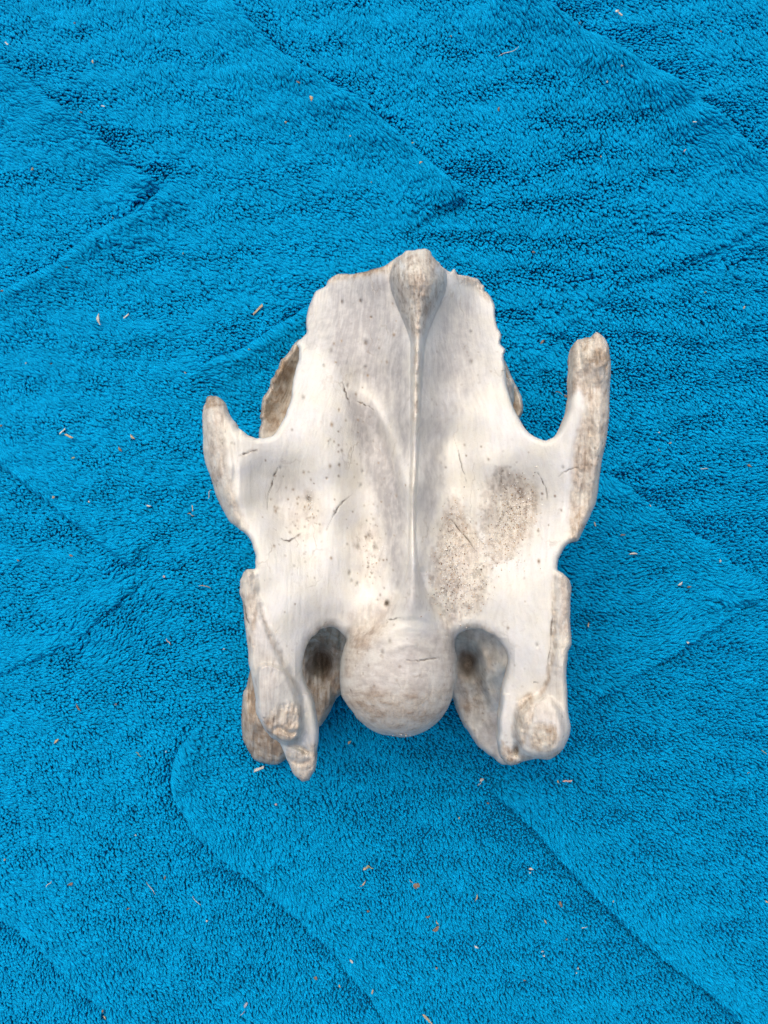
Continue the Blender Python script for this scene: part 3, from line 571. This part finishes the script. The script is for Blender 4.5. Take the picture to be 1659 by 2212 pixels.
def under(name, poly, ctrl, er, ez, thick, tan, extra=None, label=None, bottom=None, dirt_shade=0.0, jitter=2.0, seed=3, lobes=0.0):
    f = tps(ctrl)
    def hf(x, y):
        h = f(x, y) + 0.05 * fbm(x / 14, y / 20, seed * 7, 4) + lobes * fbm(x / 9, y / 60, seed * 9, 2)
        return extra(x, y, h) if extra else h
    V, F, SX, SY, nt_ = heightfield(poly, hf, 2.6, er, ez, thick, jitter, seed, bottom)
    N = calc_normals(V, F); T = np.clip((tan(SX, SY) if callable(tan) else tan) + 0.25 * fbm(SX / 22, SY / 30, seed * 5, 3), 0, 1); D = np.clip(dirt_shade + sum(.65 * np.exp(-(((SX - cx) / 20) ** 2 + ((SY - cy) / 29) ** 2) ** 1.2) for cx, cy in ((697, 1428), (1012, 1428))) + 0.3 * fbm(SX / 10, SY / 16, seed * 11, 3), 0, .9) * (dirt_shade > 0)  # the two pit terms paint recess shade into the foramina
    mask = np.stack([T, D, np.full_like(T, .3), np.ones_like(T)], -1); GR = grain(SX, SY, V[:, 2])
    return part(name, V, F, np.ones(len(F), bool), N, mask, bone, label, GR)
pit = lambda x, y, cx, cy, rx, ry, dp: dp / (1 + (((x - cx) / rx) ** 2 + ((y - cy) / ry) ** 2) ** 1.7)
under('caudal_articular_process', [(646,735),(625,758),(610,776),(603,791),(595,803),(586,821),(577,845),(566,866),(562,895),(564,916),(561,948),(575,985),(640,1000),(720,980),(760,860),(740,740),(690,715)],
      [(600,800,3.7),(566,880,3.4),(564,945,3.3),(620,860,2.9),(650,800,2.8),(610,920,2.9),(700,860,3.4),(640,980,3.6),(700,730,3.6)], 9, 0.5, 2.4, 0.9, label='brown sandy hollow seen below the left edge', seed=3, dirt_shade=0.14, bottom=0.15)
under('caudal_articular_process', [(1080,765),(1104,806),(1114,834),(1124,851),(1131,874),(1129,892),(1121,908),(1100,960),(1040,980),(990,900),(1000,780),(1040,740)],
      [(1090,800,3.6),(1128,870,3.4),(1110,860,3.1),(1090,880,2.9),(1050,880,3.2),(1110,930,3.4)], 8, 0.5, 2.4, 0.85, seed=4, dirt_shade=0.08, bottom=0.15)
def exC(x, y, h): return h - pit(x, y, 697, 1425, 20, 34, 1.3) + 0.35 * line(x, y, [(690, 1385), (708, 1396), (720, 1425), (721, 1465)], 7) - 0.15 * np.exp(-(((x - 640) / 30) ** 2)) 
under('cranial_articular_process', [(560,1380),(545,1430),(533,1477),(526,1503),(521,1543),(523,1583),(529,1609),(546,1636),(569,1647),(592,1652),(612,1645),(640,1620),(686,1572),(696,1563),(711,1543),(721,1517),(735,1502),(765,1490),(800,1430),(790,1340),(740,1310),(660,1310),(600,1340)],
      [(535,1500,2.4),(530,1590,1.9),(590,1640,1.7),(560,1560,2.6),(700,1545,2.6),(690,1500,3.0),(660,1440,3.1),(745,1420,3.5),(735,1480,3.0),(700,1370,4.6),(640,1350,4.4),(760,1360,5.0)], 16, 0.6, 1.8, 0.9, extra=exC, seed=5, dirt_shade=0.30, bottom=0.12, lobes=0.2, label='brown ridged lobe behind the lower left arm')
def exD(x, y, h): return h - pit(x, y, 1012, 1428, 19, 27, 1.3) + 0.2 * line(x, y, [(1030, 1390), (1050, 1430), (1052, 1480), (1066, 1520)], 9)
under('cranial_articular_process', [(950,1330),(950,1450),(977,1508),(988,1536),(998,1563),(1008,1576),(1021,1596),(1038,1616),(1061,1632),(1077,1646),(1094,1653),(1125,1645),(1190,1610),(1205,1500),(1180,1380),(1110,1320),(1020,1310)],
      [(975,1400,3.5),(982,1500,2.7),(1020,1590,2.5),(1090,1645,2.2),(1060,1580,2.7),(1030,1500,3.0),(1010,1370,4.8),(1060,1400,4.4),(1090,1440,4.9),(1085,1500,3.7),(1150,1500,3.4),(1000,1450,3.3)], 10, 0.45, 1.8, lambda x, y: .35 + .4 * np.exp(-(((x - 1020) / 45) ** 2 + ((y - 1500) / 45) ** 2)) - .3 * np.exp(-(((x - 1078) / 22) ** 2 + ((y - 1435) / 45) ** 2)), extra=exD, seed=6, dirt_shade=0.08, bottom=0.12, label='cream sandy shelf behind the lower right arm')
under('vertebral_arch', [(700,800),(1080,800),(1090,950),(1060,1150),(1030,1290),(955,1350),(900,1460),(840,1460),(790,1370),(720,1290),(710,1150),(690,950)],
      [(700,850,4.4),(1080,850,4.4),(880,1100,4.8),(700,1350,4.6),(1060,1350,4.6),(880,1450,4.6)], 30, 1.2, 3.6, 0.7, seed=8, bottom=0.35)

# ---------------------------------------------------------------- loose sand caught in the hollows
def sand():
    rg = np.random.default_rng(12); pts = []
    def scatter(n, cx, cy, sx, sy, f, rot=0):
        for _ in range(n):
            a, b = rg.normal(0, sx), rg.normal(0, sy); c, s = math.cos(rot), math.sin(rot); pts.append((cx + a * c - b * s, cy + a * s + b * c, f))
    scatter(650, 975, 1190, 18, 50, 0, 0.1); scatter(900, 1108, 1120, 22, 40, 0, 0.25); scatter(500, 1002, 1262, 30, 34, 0); scatter(280, 1060, 1185, 40, 22, 0, .5)
    scatter(70, 671, 1092, 5, 14, 0); scatter(40, 800, 1215, 14, 26, 0); scatter(26, 880, 1588, 26, 2, 0)
    x = np.array([p[0] for p in pts]); y = np.array([p[1] for p in pts]); z = h_main(x, y)
    ok = inside(x, y, OUT) & (z < 7.6); x, y, z = x[ok], y[ok], z[ok]
    wx, wy = proj(x, y, z / 100); P = np.stack([wx, wy, z / 100], -1)
    base = np.array([(1, 0, 0), (-1, 0, 0), (0, 1, 0), (0, -1, 0), (0, 0, 1), (0, 0, -1)], float); tri = [(0, 2, 4), (2, 1, 4), (1, 3, 4), (3, 0, 4), (2, 0, 5), (1, 2, 5), (3, 1, 5), (0, 3, 5)]
    pal = np.array([(.85, .84, .80), (.75, .70, .60), (.55, .42, .28), (.35, .22, .14), (.12, .09, .07), (.62, .60, .58)])
    V = []; F = []; T = []
    for i, p in enumerate(P):
        r = rg.uniform(0.00010, 0.00024) * (1.4 if rg.random() < .05 else 1); q = rg.normal(size=4); q /= np.linalg.norm(q)
        M = np.array(__import__('mathutils').Quaternion(q).to_matrix()); v = (base * rg.uniform(.7, 1.2, (6, 1))) @ M.T * r + p + (0, 0, r * .5)
        V.append(v); F += [(a + 6 * i, b + 6 * i, c + 6 * i) for a, b, c in tri]; T.append(np.tile(pal[rg.choice(6, p=[.30, .26, .19, .08, .05, .12])], (6, 1)))
    T = np.c_[np.concatenate(T), np.ones(6 * len(P))]
    o = mesh_obj('sand', np.concatenate(V), np.array(F), SAND, attrs={'tint': ('FLOAT_COLOR', T)}, smooth=False)
    tag(o, 'glinting beach sand grains caught in the hollows of the bone', 'sand', kind='stuff')
sand()

# ---------------------------------------------------------------- bits of straw, husk and crumb in the pile
def towel_z(px, py):
    wx = (px - 829.5) * K * (HC - 0.002); wy = (1106 - py) * K * (HC - 0.002)
    return wx, wy, float(towel_fields(np.array([wx]), np.array([wy]))[0][0]) + 0.0016
U1 = 1 / 6050.0            # one survey unit on the towel, metres
def lens(L, W, T, seed, point=1.6):
    """elongated husk or seed: rings along its length"""
    rg = np.random.default_rng(seed); V = []; F = []; n = 7; m = 6; bend = rg.uniform(-.2, .2)
    for i in range(n):
        t = i / (n - 1) * 2 - 1; r = max(0.03, (1 - abs(t) ** point)) * (1 + rg.uniform(-.15, .15))
        for k in range(m): a = 2 * math.pi * k / m; V.append((t * L / 2, bend * L * t * t + W / 2 * r * math.cos(a), T / 2 * r * math.sin(a) + T * .2 * rg.uniform(-1, 1) * .3))
    for i in range(n - 1):
        for k in range(m): F.append((i * m + k, (i + 1) * m + k, (i + 1) * m + (k + 1) % m, i * m + (k + 1) % m))
    F += [tuple(range(m))[::-1], tuple(range((n - 1) * m, n * m))]; return V, F
def strip(L, W, T, seed):
    rg = np.random.default_rng(seed); V = []; F = []; n = 5
    for i in range(n):
        t = i / (n - 1) - .5; w = W / 2 * (1 + rg.uniform(-.2, .2)); s = rg.uniform(-.1, .1) * L * .25
        dz = T * rg.uniform(-.3, .3); sk = (0.3 * W if i in (0, n - 1) else 0)
        V += [(t * L - sk, s * .3 - w, dz), (t * L + sk, s * .3 + w, dz + T * .2), (t * L + sk, s * .3 + w * .8, dz + T), (t * L - sk, s * .3 - w * .8, dz + T)]
    for i in range(n - 1):
        for k in range(4): F.append((i * 4 + k, (i + 1) * 4 + k, (i + 1) * 4 + (k + 1) % 4, i * 4 + (k + 1) % 4))
    F += [(3, 2, 1, 0), tuple(range((n - 1) * 4, n * 4))]; return V, F
def chip(L, W, T, seed):
    rg = np.random.default_rng(seed); m = 9; V = []; F = []
    rr = [rg.uniform(.65, 1.1) for _ in range(m)]
    for z in (0, 1):
        for k in range(m): a = 2 * math.pi * k / m; V.append((L / 2 * rr[k] * math.cos(a) * (1 - .12 * z), W / 2 * rr[k] * math.sin(a) * (1 - .12 * z), T * z + T * .8 * math.sin(a * 2 + seed)))
    V.append((0, 0, T * 1.5)); V.append((0, 0, -T * .3))
    for k in range(m): j = (k + 1) % m; F += [(k, j, m + j, m + k), (m + k, m + j, 2 * m), (j, k, 2 * m + 1)]
    return V, F
def thread(L, W, T, seed):
    rg = np.random.default_rng(seed); n = 9; m = 4; V = []; F = []; c = rg.uniform(-.25, .25); k2 = rg.uniform(-.12, .12)
    for i in range(n):
        t = i / (n - 1) - .5; y = L * (c * (4 * t * t - 1) * .6 + k2 * math.sin(6 * t)); r = W / 2 * (1 - .6 * abs(2 * t) ** 3)
        for k in range(m): a = 2 * math.pi * k / m; V.append((t * L, y + r * math.cos(a), r * math.sin(a) + T * math.sin(5 * t + seed)))
    for i in range(n - 1):
        for k in range(m): F.append((i * m + k, (i + 1) * m + k, (i + 1) * m + (k + 1) % m, i * m + (k + 1) % m))
    F += [tuple(range(m))[::-1], tuple(range((n - 1) * m, n * m))]; return V, F
SH = {'husk': lens, 'straw': strip, 'chip': chip, 'thread': thread, 'speck': chip}
# px, py, shape, colour, length, width, angle(deg, ccw)
BITS = [(675,225,'husk','tan',14,8,-75),(201,135,'husk','tan',9,5,-80),(16,96,'straw','white',9,3,-45),(160,48,'speck','brown',5,4,0),(69,365,'speck','tan',8,5,40),(15,634,'chip','brown',7,5,10),
 (215,692,'husk','white',27,7,-85),(274,684,'straw','white',14,3,40),(558,670,'straw','tan',28,5,44),(113,787,'speck','dark',6,4,20),(58,786,'speck','white',5,3,70),(618,267,'speck','tan',6,5,0),
 (647,191,'husk','brown',10,4,-25),(178,246,'speck','brown',8,4,-10),(225,232,'straw','white',8,2.5,-20),(150,582,'speck','dark',5,4,0),(395,547,'speck','green',6,3,50),(252,480,'speck','brown',5,4,0),
 (402,807,'husk','tan',6,2.5,-40),(543,760,'speck','green',6,3,0),(757,300,'speck','white',4,4,0),(802,394,'speck','green',4,3,0),(1334,22,'chip','white',14,6,10),(1340,31,'chip','white',13,6,-35),
 (1098,113,'thread','white',46,1.7,24),(1239,82,'speck','brown',7,3,60),(1240,52,'speck','brown',7,3,-10),(1554,73,'speck','brown',5,4,0),(974,76,'speck','tan',5,3,0),(1076,238,'husk','brown',10,5,80),(889,315,'husk','green',11,4,20),
 (907,366,'husk','tan',9,4,30),(1297,340,'speck','tan',5,3,60),(1474,331,'husk','pink',8,3,50),(1153,544,'chip','brown',8,5,-20),(1172,738,'husk','brown',13,6,50),(1604,666,'husk','tan',8,4,60),
 (1522,632,'speck','green',6,3,20),(1330,168,'speck','white',6,3,0),(1303,193,'speck','white',4,4,0),(1485,283,'straw','white',7,2,-5),(136,932,'straw','white',17,3,40),(152,943,'straw','tan',17,4,-28),(287,945,'husk','tan',15,6,-48),
 (260,971,'husk','brown',13,6,-55),(158,989,'husk','green',9,4,20),(123,1074,'speck','tan',7,6,0),(320,1093,'husk','white',12,4,-12),(3,920,'chip','brown',9,5,10),(154,1200,'husk','brown',10,5,-25),
 (355,1245,'chip','pink',7,5,-20),(443,1267,'thread','tan',26,1.8,-10),(363,1386,'thread','pink',16,2.4,-60),(169,1528,'husk','brown',20,4,-58),(250,1522,'speck','brown',7,4,-30),(452,1068,'thread','white',20,1.8,70),
 (417,1098,'straw','tan',13,2,-85),(413,1112,'thread','tan',15,1.8,-15),(195,1084,'speck','white',6,3,-80),(37,1211,'husk','brown',8,4,-30),(485,1401,'speck','white',5,4,0),(1222,856,'chip','brown',11,7,-20),
 (1206,851,'thread','brown',18,2,-25),(1423,935,'speck','white',7,4,40),(1425,973,'husk','brown',9,5,-45),(1448,957,'speck','tan',7,3,20),(1620,1005,'husk','brown',14,5,-35),(1521,1013,'thread','white',18,1.8,-5),
 (1365,1195,'husk','white',21,5,2),(1467,1261,'husk','white',13,6,38),(1485,1267,'husk','brown',10,5,10),(1476,1384,'speck','white',6,5,-30),(1544,1210,'speck','white',7,4,-80),(1342,1155,'straw','brown',9,3,0),
 (1400,1092,'speck','white',6,4,-60),(1282,1132,'straw','tan',9,2.5,-75),(1271,1350,'straw','tan',8,3,80),(560,1660,'straw','white',22,6,20),(123,1600,'husk','tan',15,6,45),(790,1875,'chip','tan',14,7,30),
 (799,1872,'thread','green',16,2.6,-15),(785,1908,'husk','tan',20,4,50),(156,1906,'chip','brown',14,7,20),(110,1904,'thread','white',19,1.8,50),(11,1856,'speck','tan',5,5,0),(278,1961,'husk','brown',9,4,30),
 (357,1895,'husk','brown',11,4,75),(760,2062,'chip','white',12,5,-50),(755,1601,'husk','tan',10,5,45),(531,2170,'chip','grey',16,8,60),(525,2183,'thread','grey',16,2,50),(227,2197,'husk','tan',11,4,-55),
 (232,2166,'husk','brown',9,5,80),(597,1735,'speck','pink',6,5,0),(415,1779,'speck','brown',7,3,-40),(295,1801,'speck','white',5,4,-50),(326,1917,'thread','white',32,1.4,-52),(426,1942,'thread','white',26,1.4,-45),
 (682,2112,'chip','brown',9,7,-40),(795,1966,'husk','brown',7,5,0),(302,1627,'thread','green',16,2,-40),(733,2131,'husk','tan',9,4,-75),(805,2123,'straw','tan',9,3,75),(361,1621,'speck','white',4,4,0),
 (447,1989,'speck','white',6,4,30),(899,1914,'chip','brown',19,15,10),(888,1903,'thread','white',10,1.5,-50),(1211,1955,'husk','brown',15,8,-75),(1148,1879,'husk','white',12,5,-5),(1146,1887,'speck','white',6,3,0),
 (1042,1686,'chip','white',12,8,20),(1036,1694,'thread','white',12,2,60),(1206,1690,'husk','tan',12,3.5,-65),(1226,1688,'straw','pink',19,4,-3),(1030,1937,'husk','tan',18,3,75),(941,2007,'chip','brown',19,9,35),
 (944,1994,'husk','tan',11,3,-55),(924,1981,'husk','brown',12,5,10),(1029,2047,'husk','white',12,5,-35),(1172,2057,'speck','white',6,3,20),(1175,2065,'speck','white',5,4,0),(1248,2092,'speck','white',6,3,40),
 (1245,2100,'speck','white',4,3,0),(943,2090,'chip','brown',6,6,0),(925,2197,'straw','tan',34,5,-50),(1178,1991,'husk','tan',12,3.5,-60),(1617,1670,'speck','brown',7,4,50),(1654,1946,'husk','tan',10,4,-30),
 (1649,1623,'thread','green',14,1.8,-40),(992,1767,'speck','tan',6,3,60),(1054,1736,'speck','brown',6,4,0),(1133,2118,'speck','brown',6,4,20),(1262,2003,'thread','white',14,1.5,10),(1224,2028,'speck','brown',5,4,0),(1318,1936,'speck','tan',6,3,70)]
PHR = {('husk','white'):'pale papery husk',('husk','tan'):'tan seed husk',('husk','brown'):'brown seed husk',('husk','green'):'greenish seed husk',('husk','pink'):'pinkish seed husk',
 ('straw','white'):'pale sliver of straw',('straw','tan'):'tan piece of straw',('straw','brown'):'brown sliver of straw',('straw','pink'):'pinkish sliver of straw',
 ('chip','white'):'white ragged flake',('chip','tan'):'tan dried flower flake',('chip','brown'):'brown dry leaf flake',('chip','pink'):'pinkish flake',('chip','grey'):'grey tuft of fluff',
 ('thread','white'):'thin whitish fibre',('thread','tan'):'thin tan fibre',('thread','brown'):'thin brown fibre',('thread','pink'):'thin pinkish fibre',('thread','green'):'thin green stem',('thread','grey'):'thin grey fibre'}
NAMES = {'husk':'seed_husk','straw':'straw_piece','chip':'dry_flake','thread':'plant_fibre','speck':'tiny_crumb'}
CATS = {'husk':'seed husk','straw':'straw','chip':'flake','thread':'fibre','speck':'crumb'}
def place(px, py):
    if py < 530: v = 'above the bone'
    elif py > 1700: v = 'below the bone'
    else: v = 'beside the bone'
    if v == 'beside the bone': w = 'left of the bone' if px < 829 else 'right of the bone'; u = 'level with its top' if py < 800 else 'level with its wings' if py < 1230 else 'level with its ball end'; return w + ' ' + u
    c = ('towards the left edge' if px < 415 else 'left of the middle' if px < 829 else 'right of the middle' if px < 1245 else 'towards the right edge')
    return v + ' ' + c
def where(b, others):
    same = sorted([o for o in others], key=lambda o: (o[1], o[0]))
    if len(same) == 1: return ''
    i = same.index(b); n = len(same)
    return (', ' + (['upper', 'lower'] if n == 2 else ['uppermost', 'middle', 'lowest'])[i] + ' of the %s' % ('two' if n == 2 else 'three')) if n <= 3 else ', %s from the top of %d' % (['first', 'second', 'third', 'fourth', 'fifth', 'sixth', 'seventh', 'eighth', 'ninth', 'tenth'][i], n)
for i, b in enumerate(BITS):
    px, py, sh, co, L, W, ang = b
    x, y, z = towel_z(px, py)
    T = {'husk': W * .6, 'straw': 1.2, 'chip': 1.1, 'thread': 1.0, 'speck': 1.5}[sh]
    Vb, Fb = SH[sh](L * U1, W * U1, T * U1, i + 3)
    o = mesh_obj(NAMES[sh], np.array(Vb), Fb, BIT[co], smooth=sh in ('husk', 'thread'))
    o.location = (x, y, z + 0.0004 + (0.0004 if sh == 'thread' else 0)); o.rotation_euler = (rng.uniform(-.15, .15), rng.uniform(-.12, .12), R(ang))
    if sh == 'speck': word = {'white': 'tiny white crumb', 'tan': 'tiny tan crumb', 'brown': 'tiny brown crumb', 'dark': 'tiny black crumb', 'green': 'tiny green crumb', 'pink': 'tiny pinkish crumb'}[co]
    else: word = PHR[(sh, co)]
    same = [o_ for o_ in BITS if o_[2] == sh and o_[3] == co and place(o_[0], o_[1]) == place(px, py)]
    tag(o, word + ' ' + place(px, py) + where(b, same), CATS[sh], group={'husk': 'seed husks scattered on the towel', 'straw': 'straw pieces scattered on the towel', 'chip': 'dry flakes scattered on the towel', 'thread': 'plant fibres scattered on the towel', 'speck': 'tiny crumbs scattered on the towel'}[sh])
